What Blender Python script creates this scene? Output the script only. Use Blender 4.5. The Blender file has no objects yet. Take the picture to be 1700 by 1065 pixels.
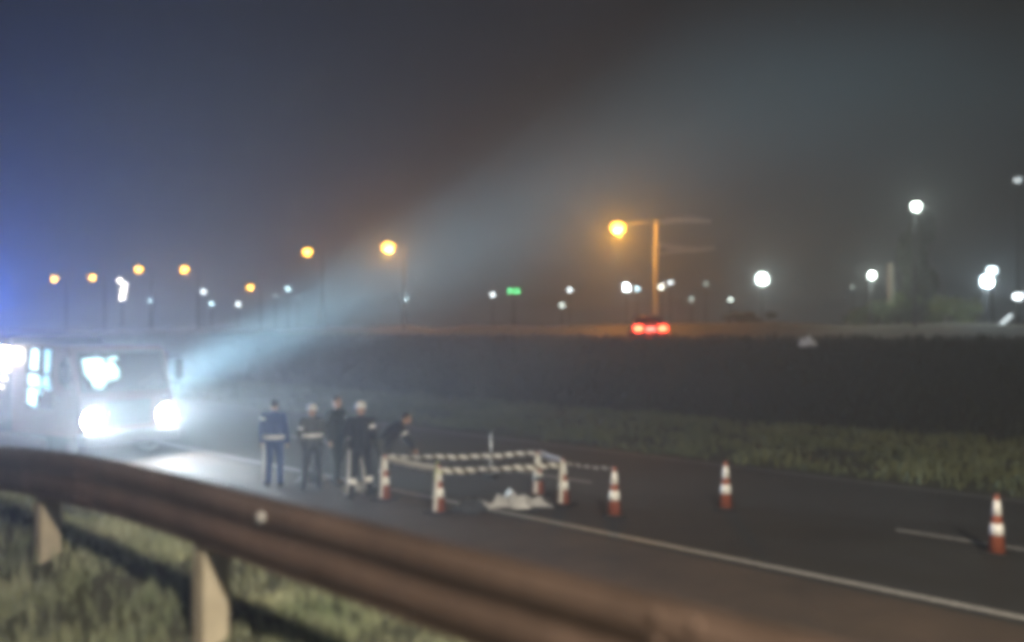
import bpy, math, random
from mathutils import Vector, Matrix, noise
random.seed(7)
R = math.radians
S = bpy.context.scene
C = S.collection

# ------------------------------------------------------------------ camera
# world axes: +X across the road (away from the viewer), +Y along the road, Z up; metres
cd = bpy.data.cameras.new('camera')
cam = bpy.data.objects.new('camera', cd); C.objects.link(cam)
cam.location = (0, 0, 3.0)
cam.rotation_euler = (R(90), 0, R(-44.81))
cd.sensor_width = 36; cd.lens = 31.76; cd.shift_y = 0.0103
cd.clip_start = 0.05; cd.clip_end = 2000
cd.dof.use_dof = True; cd.dof.focus_distance = 15.0; cd.dof.aperture_fstop = 0.46; cd.dof.aperture_blades = 0
S.camera = cam

# ------------------------------------------------------------------ night sky
W = bpy.data.worlds.new('World'); S.world = W; W.use_nodes = True
nt = W.node_tree; nt.nodes.clear()
sky = nt.nodes.new('ShaderNodeTexSky'); sky.sky_type = 'NISHITA'; sky.sun_disc = False
sky.sun_elevation = R(-4); sky.sun_rotation = R(40)
b1 = nt.nodes.new('ShaderNodeBackground'); b1.inputs['Strength'].default_value = 0.02
b2 = nt.nodes.new('ShaderNodeBackground'); b2.inputs['Color'].default_value = (0.80, 0.95, 1.0, 1); b2.inputs['Strength'].default_value = 0.009
ad = nt.nodes.new('ShaderNodeAddShader'); wo = nt.nodes.new('ShaderNodeOutputWorld')
nt.links.new(sky.outputs[0], b1.inputs['Color'])
nt.links.new(b1.outputs[0], ad.inputs[0]); nt.links.new(b2.outputs[0], ad.inputs[1]); nt.links.new(ad.outputs[0], wo.inputs['Surface'])

ld = bpy.data.lights.new('moon', 'SUN'); ld.energy = 0.015; ld.angle = R(1.0); ld.color = (0.8, 0.88, 1.0)
lo = bpy.data.objects.new('moon', ld); C.objects.link(lo); lo.rotation_euler = (R(35), 0, R(40))

S.view_settings.view_transform = 'Standard'; S.view_settings.look = 'None'
S.view_settings.exposure = 0; S.view_settings.gamma = 1; S.view_settings.use_curve_mapping = False
S.cycles.use_denoising = True
S.cycles.sample_clamp_indirect = 2.0
S.cycles.max_bounces = 4; S.cycles.volume_bounces = 0; S.cycles.diffuse_bounces = 2; S.cycles.glossy_bounces = 2
S.cycles.filter_width = 6.5
S.cycles.use_light_tree = True

HAZE_DENSITY = 0.0055
HEAD_COL = (0.70, 0.89, 1.0)
SODIUM = (1.0, 0.47, 0.05)

# ------------------------------------------------------------------ materials
MATS = {}
def mat(name, col, rough=0.8, metal=0.0, var=0.0, scale=8.0, bump=0.0, bscale=None, col2=None, coat=0.0, spec=0.5, trans=0.0):
    if name in MATS: return MATS[name]
    m = bpy.data.materials.new(name); m.use_nodes = True
    n = m.node_tree; p = n.nodes['Principled BSDF']
    p.inputs['Base Color'].default_value = (*col, 1); p.inputs['Roughness'].default_value = rough
    p.inputs['Metallic'].default_value = metal; p.inputs['Coat Weight'].default_value = coat
    p.inputs['Coat Roughness'].default_value = 0.12
    p.inputs['Specular IOR Level'].default_value = spec
    if trans: p.inputs['Transmission Weight'].default_value = trans
    if var or col2 or bump:
        tc = n.nodes.new('ShaderNodeTexCoord'); no = n.nodes.new('ShaderNodeTexNoise')
        no.inputs['Scale'].default_value = scale; no.inputs['Detail'].default_value = 6; no.inputs['Roughness'].default_value = 0.6
        n.links.new(tc.outputs['Object'], no.inputs['Vector'])
        rp = n.nodes.new('ShaderNodeValToRGB'); rp.color_ramp.elements[0].position = 0.3; rp.color_ramp.elements[1].position = 0.72
        a = col2 or tuple(max(0, x * (1 - var)) for x in col); b = col if col2 else tuple(min(1, x * (1 + var)) for x in col)
        rp.color_ramp.elements[0].color = (*a, 1); rp.color_ramp.elements[1].color = (*b, 1)
        n.links.new(no.outputs['Fac'], rp.inputs['Fac']); n.links.new(rp.outputs['Color'], p.inputs['Base Color'])
        if bump:
            n2 = n.nodes.new('ShaderNodeTexNoise'); n2.inputs['Scale'].default_value = bscale or scale * 6; n2.inputs['Detail'].default_value = 4
            n.links.new(tc.outputs['Object'], n2.inputs['Vector'])
            bp = n.nodes.new('ShaderNodeBump'); bp.inputs['Strength'].default_value = bump; bp.inputs['Distance'].default_value = 0.02
            n.links.new(n2.outputs['Fac'], bp.inputs['Height']); n.links.new(bp.outputs['Normal'], p.inputs['Normal'])
    MATS[name] = m; return m

def glow(name, col, strength, sample=False):
    if name in MATS: return MATS[name]
    m = bpy.data.materials.new(name); m.use_nodes = True
    p = m.node_tree.nodes['Principled BSDF']
    p.inputs['Base Color'].default_value = (0.8, 0.8, 0.8, 1); p.inputs['Roughness'].default_value = 0.3
    p.inputs['Emission Color'].default_value = (*col, 1); p.inputs['Emission Strength'].default_value = strength
    if not sample: m.cycles.emission_sampling = 'NONE'
    MATS[name] = m; return m

def tape_material():
    m = bpy.data.materials.new('striped_tape'); m.use_nodes = True
    n = m.node_tree; p = n.nodes['Principled BSDF']; p.inputs['Roughness'].default_value = 0.35
    uv = n.nodes.new('ShaderNodeUVMap'); sp = n.nodes.new('ShaderNodeSeparateXYZ'); n.links.new(uv.outputs[0], sp.inputs[0])
    a = n.nodes.new('ShaderNodeMath'); a.operation = 'ADD'; n.links.new(sp.outputs['X'], a.inputs[0]); n.links.new(sp.outputs['Y'], a.inputs[1])
    d = n.nodes.new('ShaderNodeMath'); d.operation = 'DIVIDE'; n.links.new(a.outputs[0], d.inputs[0]); d.inputs[1].default_value = 0.21
    f = n.nodes.new('ShaderNodeMath'); f.operation = 'FRACT'; n.links.new(d.outputs[0], f.inputs[0])
    g = n.nodes.new('ShaderNodeMath'); g.operation = 'GREATER_THAN'; n.links.new(f.outputs[0], g.inputs[0]); g.inputs[1].default_value = 0.38
    mx = n.nodes.new('ShaderNodeMix'); mx.data_type = 'RGBA'; n.links.new(g.outputs[0], mx.inputs['Factor'])
    mx.inputs[6].default_value = (0.16, 0.14, 0.09, 1); mx.inputs[7].default_value = (0.97, 0.96, 0.92, 1)
    n.links.new(mx.outputs[2], p.inputs['Base Color'])
    return sheer(m, mx.outputs[2])
def sheer(m, sock=None):      # thin plastic film lets part of the light through
    n = m.node_tree; p = n.nodes['Principled BSDF']; t = n.nodes.new('ShaderNodeBsdfTranslucent')
    if sock: n.links.new(sock, t.inputs['Color'])
    else: t.inputs['Color'].default_value = p.inputs['Base Color'].default_value
    x = n.nodes.new('ShaderNodeMixShader'); x.inputs['Fac'].default_value = .5
    n.links.new(p.outputs[0], x.inputs[1]); n.links.new(t.outputs[0], x.inputs[2]); n.links.new(x.outputs[0], n.nodes['Material Output'].inputs['Surface'])
    return m

ASPHALT = mat('asphalt', (0.036, 0.0355, 0.0345), 0.75, col2=(0.020, 0.0198, 0.0195), scale=.55, bump=0.35, bscale=60)
SHOULDER = mat('sodium_tinted_shoulder', (0.090, 0.062, 0.044), 0.8, col2=(0.045, 0.034, 0.026), scale=0.9, bump=0.4, bscale=45)  # same asphalt as the road; brown of the sodium light put into its colour
PAINT = mat('road_paint', (0.50, 0.48, 0.45), 0.55, col2=(0.20, 0.19, 0.18), scale=14)
SOIL = mat('soil', (0.055, 0.055, 0.032), 0.95, col2=(0.028, 0.034, 0.020), scale=0.5, bump=0.5, bscale=9)
DIRT = mat('bare_dirt', (0.12, 0.085, 0.05), 0.95, col2=(0.045, 0.04, 0.025), scale=0.25, bump=0.5, bscale=5)
GRASS1 = mat('grass_dry', (0.40, 0.41, 0.27), 0.8, col2=(0.12, 0.16, 0.085), scale=1.5)
GRASS2 = mat('grass_verge', (0.15, 0.16, 0.075), 0.85, col2=(0.07, 0.085, 0.04), scale=0.5)
SCRUB = mat('scrub', (0.03, 0.036, 0.022), 0.9, col2=(0.02, 0.026, 0.016), scale=0.6)
STEEL = mat('galvanised_steel', (0.140, 0.094, 0.074), 0.62, 0.25, var=0.35, scale=2.2, bump=0.08, bscale=40)
POSTM = mat('weathered_post', (0.50, 0.44, 0.33), 0.85, col2=(0.38, 0.33, 0.25), scale=7, bump=0.3, bscale=35)
POLE = mat('dark_pole_paint', (0.03, 0.03, 0.032), 0.85, var=0.15, scale=3)
PALEARM = mat('pale_arm', (0.62, 0.58, 0.52), 0.8)
POLEC = mat('pole_concrete', (0.36, 0.32, 0.28), 0.85, var=0.15, scale=3)
DARKMET = mat('dark_metal', (0.05, 0.05, 0.055), 0.5, 0.4, var=0.15, scale=6)
ORANGE = mat('cone_orange', (0.34, 0.10, 0.06), 0.35, coat=1.0, var=0.08, scale=9)
BAND = mat('cone_band', (0.95, 0.94, 0.92), 0.30, coat=0.5)
RUBBER = mat('rubber', (0.02, 0.02, 0.02), 0.8)
TAPE = tape_material()
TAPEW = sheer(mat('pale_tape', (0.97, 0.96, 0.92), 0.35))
TAPEY = sheer(mat('yellowish_tape', (0.70, 0.72, 0.30), 0.4))
TRUCKP = mat('truck_paint', (0.10, 0.022, 0.022), 0.4, coat=0.3, var=0.05, scale=3)
TRUCKG = mat('truck_grey', (0.22, 0.23, 0.25), 0.45, 0.3)
BOXP = mat('box_paint', (0.06, 0.065, 0.08), 0.5, coat=0.2, var=0.06, scale=2)
GLASSD = mat('dark_glass', (0.015, 0.018, 0.022), 0.06, spec=0.8)
CHROME = mat('chrome', (0.7, 0.7, 0.7), 0.15, 1.0)
CARP = mat('car_paint', (0.012, 0.012, 0.014), 0.6)
SKIN = mat('skin', (0.42, 0.26, 0.18), 0.6)
LEAF1 = mat('leaf_green', (0.085, 0.12, 0.035), 0.6, col2=(0.05, 0.08, 0.025), scale=2)
LEAF2 = mat('leaf_dark', (0.04, 0.055, 0.025), 0.7, col2=(0.025, 0.035, 0.018), scale=2)
BARK = mat('bark', (0.10, 0.08, 0.06), 0.95, var=0.3, scale=10)

# ------------------------------------------------------------------ mesh helpers
class MB:
    def __init__(self): self.v = []; self.f = []; self.uv = {}
    def add(self, vs, fs):
        o = len(self.v); self.v += [tuple(p) for p in vs]; self.f += [tuple(i + o for i in q) for q in fs]; return self
    def box(self, x0, x1, y0, y1, z0, z1, b=0.0):
        if b <= 0:
            vs = [(x, y, z) for z in (z0, z1) for y in (y0, y1) for x in (x0, x1)]
            return self.add(vs, [(0, 2, 3, 1), (4, 5, 7, 6), (0, 1, 5, 4), (2, 6, 7, 3), (0, 4, 6, 2), (1, 3, 7, 5)])
        def ring(d, z):
            return [(x0 + b + d, y0 + d, z), (x1 - b - d, y0 + d, z), (x1 - d, y0 + b + d, z), (x1 - d, y1 - b - d, z),
                    (x1 - b - d, y1 - d, z), (x0 + b + d, y1 - d, z), (x0 + d, y1 - b - d, z), (x0 + d, y0 + b + d, z)]
        return self.rings([ring(b * .6, z0), ring(0, z0 + b), ring(0, z1 - b), ring(b * .6, z1)], True)
    def rings(self, rs, caps=True):
        n = len(rs[0]); vs = [p for r in rs for p in r]; fs = []
        for k in range(len(rs) - 1):
            for i in range(n):
                j = (i + 1) % n; fs.append((k * n + i, k * n + j, (k + 1) * n + j, (k + 1) * n + i))
        if caps: fs.append(tuple(range(n - 1, -1, -1))); fs.append(tuple((len(rs) - 1) * n + i for i in range(n)))
        return self.add(vs, fs)
    def tube(self, pts, rad, n=8):
        pts = [Vector(p) for p in pts]
        if not isinstance(rad, (list, tuple)): rad = [rad] * len(pts)
        rs = []
        for i, p in enumerate(pts):
            d = (pts[min(i + 1, len(pts) - 1)] - pts[max(i - 1, 0)]).normalized()
            a = Vector((0, 0, 1)) if abs(d.z) < 0.9 else Vector((1, 0, 0))
            u = d.cross(a).normalized(); w = d.cross(u)
            rs.append([p + (u * math.cos(t) + w * math.sin(t)) * rad[i] for t in [2 * math.pi * k / n for k in range(n)]])
        return self.rings(rs)
    def lathe(self, prof, n=16, o=(0, 0, 0)):
        return self.rings([[(o[0] + r * math.cos(2 * math.pi * k / n), o[1] + r * math.sin(2 * math.pi * k / n), o[2] + z) for k in range(n)] for r, z in prof])
    def ell(self, c, r, n=10, m=7):
        rs = []
        for j in range(m):
            t = -math.pi / 2 + math.pi * (j + 0.5) / m * 0.98 + 0.01
            rs.append([(c[0] + r[0] * math.cos(t) * math.cos(a), c[1] + r[1] * math.cos(t) * math.sin(a), c[2] + r[2] * math.sin(t)) for a in [2 * math.pi * k / n for k in range(n)]])
        return self.rings(rs)
    def cap(self, a, b, ra, rb, n=10):
        a, b = Vector(a), Vector(b); d = (b - a)
        d = d.normalized() if d.length > 1e-6 else Vector((0, 0, 1))
        k = Vector((0, 0, 1)) if abs(d.z) < 0.9 else Vector((1, 0, 0)); u = d.cross(k).normalized(); w = d.cross(u)
        rs = []
        for c, r, ts in ((a, ra, (-85, -55, -25, 0)), (b, rb, (0, 25, 55, 85))):
            for t in ts:
                t = R(t); rs.append([c + d * (r * math.sin(t)) + (u * math.cos(x) + w * math.sin(x)) * (r * math.cos(t)) for x in [2 * math.pi * q / n for q in range(n)]])
        return self.rings(rs)
    def xf(self, M):
        self.v = [tuple(M @ Vector(p)) for p in self.v]; return self
    def mesh(self, name, m, smooth=False):
        me = bpy.data.meshes.new(name); me.from_pydata(self.v, [], self.f); me.update()
        if m: me.materials.append(m)
        if smooth:
            me.shade_smooth()
        return me
    def build(self, name, m, parent=None, smooth=False, loc=None, rot=None):
        o = bpy.data.objects.new(name, self.mesh(name, m, smooth)); C.objects.link(o)
        if parent: o.parent = parent
        if loc: o.location = loc
        if rot: o.rotation_euler = rot
        return o

def tag(o, label=None, cat=None, group=None, kind=None):
    if label: o['label'] = label
    if cat: o['category'] = cat
    if group: o['group'] = group
    if kind: o['kind'] = kind
    return o
def thing(name, label, cat, loc=(0, 0, 0), rz=0, group=None):
    o = bpy.data.objects.new(name, None); C.objects.link(o); o.empty_display_size = 0.3
    o.location = loc; o.rotation_euler = (0, 0, rz); return tag(o, label, cat, group)
def lamp(name, kind, parent, loc, energy, col, radius=0.1, aim=None, cone=None, blend=1.0):
    l = bpy.data.lights.new(name, kind); l.energy = energy; l.color = col; l.shadow_soft_size = radius
    o = bpy.data.objects.new(name, l); C.objects.link(o); o.parent = parent; o.location = loc
    if kind == 'SPOT':
        l.spot_size = R(cone); l.spot_blend = blend
        o.rotation_euler = Vector(aim).to_track_quat('-Z', 'Y').to_euler()
    return o

# ------------------------------------------------------------------ setting: terrain
PROF = [(-75, 1.2), (-20, 1.3), (0, 1.30), (1.5, 1.12), (2.15, 1.20), (2.6, 1.42), (3.2, 1.42), (4.2, 0.90), (5.6, 0.22), (6.6, -0.03), (18.0, -0.03), (19.0, 0.03), (25, 0.16),
        (27, 0.62), (31, 1.78), (34, 2.62), (35.2, 2.74), (36.2, 2.5), (37, 2.27), (47.4, 2.27), (49, 2.35), (51.5, 2.9), (54, 3.45), (57, 3.4), (62, 3.0), (90, 3.0), (200, 3.0), (470, 3.0)]
def zt(v):
    for (a, za), (b, zb) in zip(PROF, PROF[1:]):
        if a <= v <= b:
            return za + (zb - za) * (v - a) / (b - a)
    return 3.0
us = [-115, -80, -60] + [-50 + 2 * i for i in range(46)] + [44 + 4 * i for i in range(30)] + [180, 220, 280, 350, 470]
def terrain(name, v0, v1, m):
    vs = sorted(set([a for a, _ in PROF if v0 <= a <= v1] + [v0, v1] + [v0 + (v1 - v0) * k / 14 for k in range(15) if v1 < 100]))
    P = []; F = []
    for v in vs:
        for u in us:
            z = zt(v)
            if not (6.5 <= v <= 18.05 or 36.9 <= v <= 47.5):
                amp = 0.03 if v < 26 else (0.10 if v < 36 else 0.6 if v < 62 else 0.2)
                if v not in (v0, v1) or v > 100: z += amp * noise.noise(Vector((v * .35, u * .14, 3.3)))
            P.append((v, u, z))
    n = len(us)
    for i in range(len(vs) - 1):
        for j in range(n - 1): F.append((i * n + j, (i + 1) * n + j, (i + 1) * n + j + 1, i * n + j + 1))
    return tag(MB().add(P, F).build(name, m, smooth=True), kind='structure')
terrain('ground', -75, 6.6, SOIL)
terrain('verge_ground', 6.6, 25, SOIL)
terrain('embankment', 25, 47.4, mat('dark_scrub_ground', (0.03, 0.034, 0.022), 0.95, col2=(0.018, 0.022, 0.015), scale=.4, bump=.4, bscale=5))
terrain('far_ground', 47.4, 470, DIRT)

def strip(name, v0, v1, u0, u1, z, m, parent=None, seg=6.0):
    n = max(1, int((u1 - u0) / seg)); P = []; F = []
    for i in range(n + 1):
        u = u0 + (u1 - u0) * i / n; P += [(v0, u, z), (v1, u, z)]
    for i in range(n): F.append((2 * i, 2 * i + 1, 2 * i + 3, 2 * i + 2))
    return MB().add(P, F).build(name, m, parent)
road = tag(strip('road', 10.2, 17.95, -110, 460, 0.0, ASPHALT), kind='structure')
shoulder = tag(strip('road_shoulder', 6.6, 10.2, -110, 460, 0.0, SHOULDER), kind='structure')
strip('edge_line', 10.38, 10.54, -110, 460, 0.005, PAINT, road)
strip('edge_line', 17.55, 17.69, -110, 460, 0.005, mat('worn_paint', (0.2, 0.2, 0.19), 0.6, col2=(0.09, 0.09, 0.085), scale=5), road)
dash = MB().add([(-.06, 0, 0), (.06, 0, 0), (.06, 3.0, 0), (-.06, 3.0, 0)], [(0, 1, 2, 3)]).mesh('lane_dash', PAINT)
for k in range(-4, 14):
    o = bpy.data.objects.new('lane_dash', dash); C.objects.link(o); o.parent = road; o.location = (13.75, 2.6 + 9.0 * k, 0.005)
farroad = tag(strip('upper_road', 37.2, 47.2, -110, 460, 2.33, ASPHALT), kind='structure')
strip('edge_line', 37.6, 37.75, -110, 460, 2.335, PAINT, farroad)

# ------------------------------------------------------------------ grass (stuff)
def blades(name, n, region, h, w, m, label, cat='grass', clump=1, tilt=0.35):
    P = []; F = []
    for _ in range(n):
        cx, cy = region()
        for q in range(clump):
            x = cx + random.gauss(0, .05 if clump > 1 else 0); y = cy + random.gauss(0, .05 if clump > 1 else 0)
            z = zt(x) - 0.01 if x < 62 else 3.0
            hh = h * random.uniform(.4, 1.3) * (1.25 + .9 * noise.noise(Vector((x * .9, y * .9, 8)))); a = random.uniform(0, 6.283); t = random.uniform(0, tilt) * hh
            dx, dy = math.cos(a) * w, math.sin(a) * w; b = random.uniform(0, 6.283); ex, ey = math.cos(b) * t, math.sin(b) * t
            o = len(P)
            P += [(x - dx, y - dy, z), (x + dx, y + dy, z), (x + dx * .7 + ex * .4, y + dy * .7 + ey * .4, z + hh * .6), (x - dx * .7 + ex * .4, y - dy * .7 + ey * .4, z + hh * .6), (x + ex, y + ey, z + hh * (1 - .3 * t))]
            F += [(o, o + 1, o + 2, o + 3), (o + 3, o + 2, o + 4)]
    return tag(MB().add(P, F).build(name, m), label, cat, kind='stuff')
def near_region():
    while True:
        x = random.uniform(0.3, 4.2); y = random.uniform(0.5, 16)
        if noise.noise(Vector((x * 1.6, y * 1.1, 0))) > -0.05 or random.random() < .22: return x, y
blades('roadside_grass', 42000, near_region, .10, .006, GRASS1, 'patchy dry grass growing under and behind the guardrail')
def verge_region():
    while True:
        x = 18.1 + 6.9 * random.random() ** 0.9; y = random.uniform(-8, 75)
        if noise.noise(Vector((x * .8, y * .45, 5))) > -0.05 or random.random() < .25: return x, y
blades('verge_grass', 16000, verge_region, .16, .02, GRASS2, 'olive grass strip along the far edge of the road', clump=3)
blades('embankment_scrub', 9000, lambda: (random.uniform(25, 36), random.uniform(-12, 90)), .17, .035, SCRUB, 'dark low scrub covering the unlit embankment', 'scrub', clump=3)

# ------------------------------------------------------------------ guardrail
gr = thing('guardrail', 'weathered brown steel guardrail on square pale posts above the grass', 'guardrail', (2.24, 0, 1.32))
RZ = lambda z: .52 + (z - .568) * .36 / .317
prof = [(0.0, .885), (-.012, .872), (.0, .862), (-.035, .845), (-.075, .815), (-.075, .785), (-.03, .755), (0, .735), (0, .715), (-.03, .695), (-.075, .665), (-.075, .635), (-.035, .605), (0, .59), (-.012, .58), (0, .568)]
drop = lambda y: .013 * max(0.0, y - 4.9) ** 2      # the far end is turned down into the ground
for k in range(-4, 3):
    y0, y1 = k * 4.8 + 1.4, min(k * 4.8 + 6.2 + .3, 15.6)
    off = -0.004 if k % 2 else 0.0
    rows = []; ny = 12
    for q in range(ny + 1):
        y = y0 + (y1 - y0) * q / ny; dz = drop(y); ti = random.uniform(-.004, .004)
        front = [(x * .24 + off + ti, y, RZ(z) - dz) for x, z in prof]; back = [(x * .24 + off + ti + .004, y, RZ(z) - dz - .001) for x, z in reversed(prof)]
        rows.append(front + back)
    bm = MB().rings(rows).build('beam', STEEL, gr)
    for zz in (.62, .70, .76, .84):
        for yy in (y0 + .08, y0 + .22):
            MB().ell((off - .020, yy, RZ(zz) - drop(yy)), (.014, .018, .018), 8, 4).build('bolt', STEEL, gr)
pm = MB().box(-.075, .075, -.075, .075, -.45, .66, .012).mesh('post', POSTM)
for k in range(-7, 4):
    o = bpy.data.objects.new('post', pm); C.objects.link(o); o.parent = gr; o.location = (.09, 4.70 + 2.64 * k, -drop(4.70 + 2.64 * k)); o.rotation_euler = (R(random.uniform(-1.5, 1.5)), 0, R(random.uniform(-3, 3)))
for k in (0,):
    rf = MB().lathe([(.0, 0), (.022, .0), (.022, .010), (.0, .012)], 14).xf(Matrix.Translation((-.022, 3.95, RZ(.80))) @ Matrix.Rotation(R(-90), 4, 'Y')).build('reflector', BAND, gr)

# ------------------------------------------------------------------ rescue truck parked on the shoulder
tk = thing('rescue_truck', 'large rescue truck on the shoulder with glaring headlights facing the viewer', 'truck', (8.70, 21.72, 0), R(11))
def loft(mb, secs): return mb.rings(secs)
# cab: cross sections along x
cs = [(0.06, .55), (0.0, .75), (0.0, 1.45), (.10, 1.62), (.36, 2.52), (.50, 2.66), (2.85, 2.68), (2.9, 2.5), (2.9, .55)]
MB().rings([[(x * k, y, z) for y, z in cs] for x, k in ((-1.19, 1), (-1.23, 1), (1.23, 1), (1.19, 1))][0:0] or
           [[(x, y + ins, z) for y, z in cs] for x, ins in ((-1.24, .05), (-1.16, 0), (1.16, 0), (1.24, .05))]).build('cab', TRUCKP, tk)
def slant(x0, x1, t0, t1, off, mb=None, th=.02):
    # pane on the slanted windscreen, t from 0 (bottom) to 1 (top)
    def pt(x, t, o): return (x, .10 + .26 * t - o, 1.62 + .90 * t)
    a = [pt(x0, t0, off), pt(x1, t0, off), pt(x1, t1, off), pt(x0, t1, off)]; b = [pt(x0, t0, off - th), pt(x1, t0, off - th), pt(x1, t1, off - th), pt(x0, t1, off - th)]
    return (mb or MB()).rings([b, a])
ws = slant(-1.05, 1.05, .04, .95, .012).build('windscreen', GLASSD, tk)
wf = MB(); slant(-1.10, 1.10, -.02, .035, .03, wf); slant(-1.10, 1.10, .955, 1.01, .03, wf); slant(-1.11, -1.055, -.02, 1.01, .032, wf); slant(1.055, 1.11, -.02, 1.01, .032, wf)
wf.build('windscreen_frame', RUBBER, tk)
REFL = glow('reflection_glow', (0.60, 0.98, 1.0), 1.5, True)
def slantpoly(pts, off): # reflection on the windscreen, put in as a glowing patch of irregular outline
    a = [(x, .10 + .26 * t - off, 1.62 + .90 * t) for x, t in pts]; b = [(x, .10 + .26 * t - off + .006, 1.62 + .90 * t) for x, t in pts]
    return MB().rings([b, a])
lp = slantpoly([(-1.0, .82), (-.98, .45), (-.86, .28), (-.80, .08), (-.62, .06), (-.44, .24), (-.18, .30), (-.12, .48), (-.22, .72), (-.52, .70), (-.42, .80), (-.60, .86)], .020).build('windscreen_reflection', REFL, tk)
slantpoly([(-.40, .82), (-.14, .88), (-.10, .80), (-.34, .75)], .020).build('windscreen_reflection', REFL, tk)
for xx in (-.9, .2): MB().tube([(xx, .06, 1.66), (xx + .65, .12, 1.98)], .012, 6).build('wiper', RUBBER, tk)
MB().box(-1.26, 1.26, -.22, .12, .36, .66, .05).build('bumper', TRUCKG, tk)
gl = MB().box(-.58, .58, -.02, .02, .78, 1.36, .015).build('grille', DARKMET, tk)
for k in range(5): MB().box(-.55, .55, -.045, -.022, .84 + .105 * k, .885 + .105 * k, .008).build('grille_bar', CHROME, gl)
HLG = glow('headlight_glow', (0.95, 0.98, 1.0), 400)
HX = {-1: -.94, 1: .99}
for sx in (-1, 1):
    hb = MB().lathe([(.02, 0), (.22, 0), (.245, .03), (.245, .09), (.02, .09)], 20).xf(Matrix.Translation((HX[sx], .05, .95)) @ Matrix.Rotation(R(90), 4, 'X')).build('headlight', CHROME, tk)
    MB().lathe([(.02, .075), (.22, .092), (.15, .118), (.02, .13)], 20).xf(Matrix.Translation((HX[sx], .05, .95)) @ Matrix.Rotation(R(90), 4, 'X')).build('headlight_lens', HLG, hb, True)
    MB().box(HX[sx] - .12, HX[sx] + .12, -.03, .0, 1.20, 1.28, .01).build('turn_signal', mat('amber_lens', (.7, .3, .04), .25), tk)
    arm = MB(); arm.tube([(sx * 1.22, .35, 2.35), (sx * 1.48, .15, 2.40)], .018, 6); arm.tube([(sx * 1.22, .30, 1.75), (sx * 1.48, .15, 1.72)], .018, 6); arm.tube([(sx * 1.48, .15, 1.70), (sx * 1.48, .15, 2.42)], .016, 6)
    ma = arm.build('mirror_arm', RUBBER, tk)
    MB().box(sx * 1.48 - .11, sx * 1.48 + .11, .10, .18, 1.82, 2.30, .03).build('mirror', RUBBER, ma)
    dr = MB().box(sx * 1.247 - .012, sx * 1.247 + .012, .28, 1.0, .72, 2.48, .01).build('door', TRUCKP, tk)
    MB().box(sx * 1.268 - .012, sx * 1.268 + .012, 0.78, 0.95, 1.42, 1.47, .01).build('handle', CHROME, dr)
    for yy in (.95, 5.6):
        wh = thing('wheel', None, None); wh.parent = tk; wh.location = (sx * 1.08, yy, .5)
        M = Matrix.Rotation(R(90), 4, 'Y')
        MB().lathe([(.30, -.14), (.47, -.15), (.50, -.10), (.50, .10), (.47, .15), (.30, .14)], 24).xf(M).build('tyre', RUBBER, wh, True)
        MB().lathe([(.05, -.10), (.27, -.10), (.30, -.13), (.30, .13), (.27, .10), (.10, .06), (.05, .08)], 18).xf(M).build('rim', CHROME, wh)
# crew window on the near side: glowing panes split by dark bars
SIDEG = glow('glow_side_pane', (0.28, 0.80, 1.0), 0.8, True)
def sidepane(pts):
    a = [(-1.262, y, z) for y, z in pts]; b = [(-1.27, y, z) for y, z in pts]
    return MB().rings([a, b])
SIDEB = glow('glow_side_bright', (0.6, 0.95, 1.0), 1.6, True)
SIDEPANES = [([(.66, 1.92), (.72, 1.92), (.72, 2.46), (.66, 2.46)], SIDEB), ([(.84, 1.85), (.95, 1.85), (.92, 2.46), (.80, 2.46)][::1], SIDEB)]
y0 = 1.12
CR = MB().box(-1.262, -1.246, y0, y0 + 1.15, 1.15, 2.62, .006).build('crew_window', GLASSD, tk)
for pts, m in [([(.08, 2.05), (.30, 2.00), (.30, 2.58), (.02, 2.58)], SIDEG), ([(.60, 2.08), (.95, 2.12), (.85, 2.58), (.55, 2.58)], SIDEB),
               ([(.02, 1.62), (.42, 1.70), (.34, 1.94), (.14, 1.98)], SIDEG), ([(.62, 1.70), (1.0, 1.72), (1.0, 2.00), (.62, 1.96)], SIDEB), ([(.66, 1.20), (1.05, 1.28), (1.02, 1.66), (.64, 1.62)], SIDEB),
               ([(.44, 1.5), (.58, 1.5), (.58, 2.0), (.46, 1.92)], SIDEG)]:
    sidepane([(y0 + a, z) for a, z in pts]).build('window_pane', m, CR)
MB().box(-1.25, 1.25, 3.0, 8.0, .85, 2.9, .06).build('box_body', BOXP, tk)
for k in range(3):
    sh = MB().box(-1.275, -1.252, 4.15 + 1.25 * k, 5.25 + 1.25 * k, 1.0, 2.1, .01).build('locker_shutter', TRUCKG, tk)
    for j in range(8): MB().box(-1.285, -1.276, 4.18 + 1.25 * k, 5.22 + 1.25 * k, 1.03 + .13 * j, 1.13 + .13 * j, .004).build('slat', TRUCKG, sh)
MB().box(-1.0, 1.0, .1, 7.4, .45, .84).build('chassis', DARKMET, tk)
WARM = glow('scene_light_glow', (1.0, 0.86, 0.62), 80)
fl = MB().box(-1.40, -1.26, 2.96, 3.45, 2.22, 2.62, .03).build('scene_light', DARKMET, tk)
MB().box(-1.43, -1.29, 2.90, 3.42, 2.25, 2.59, .02).build('lens', WARM, fl)
MK = glow('marking_glow', (1.0, 0.80, 0.70), 2.5)  # reflective side markings, their shine put in as glow
for yy, zz in ((2.95, 2.02), (3.10, 1.80), (3.25, 1.60)):
    MB().box(-1.30, -1.288, yy, yy + .28, zz, zz + .07, .01).build('side_marking', MK, tk)
BLUE = glow('blue_beacon_glow', (0.10, 0.22, 1.0), 30)
lb = MB().box(-1.1, -.1, 7.3, 7.6, 3.30, 3.36, .02).build('light_bar', DARKMET, tk)
MB().box(-.7, -.5, 7.4, 7.5, 2.88, 3.30, .02).build('light_bar_bracket', DARKMET, tk)
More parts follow.
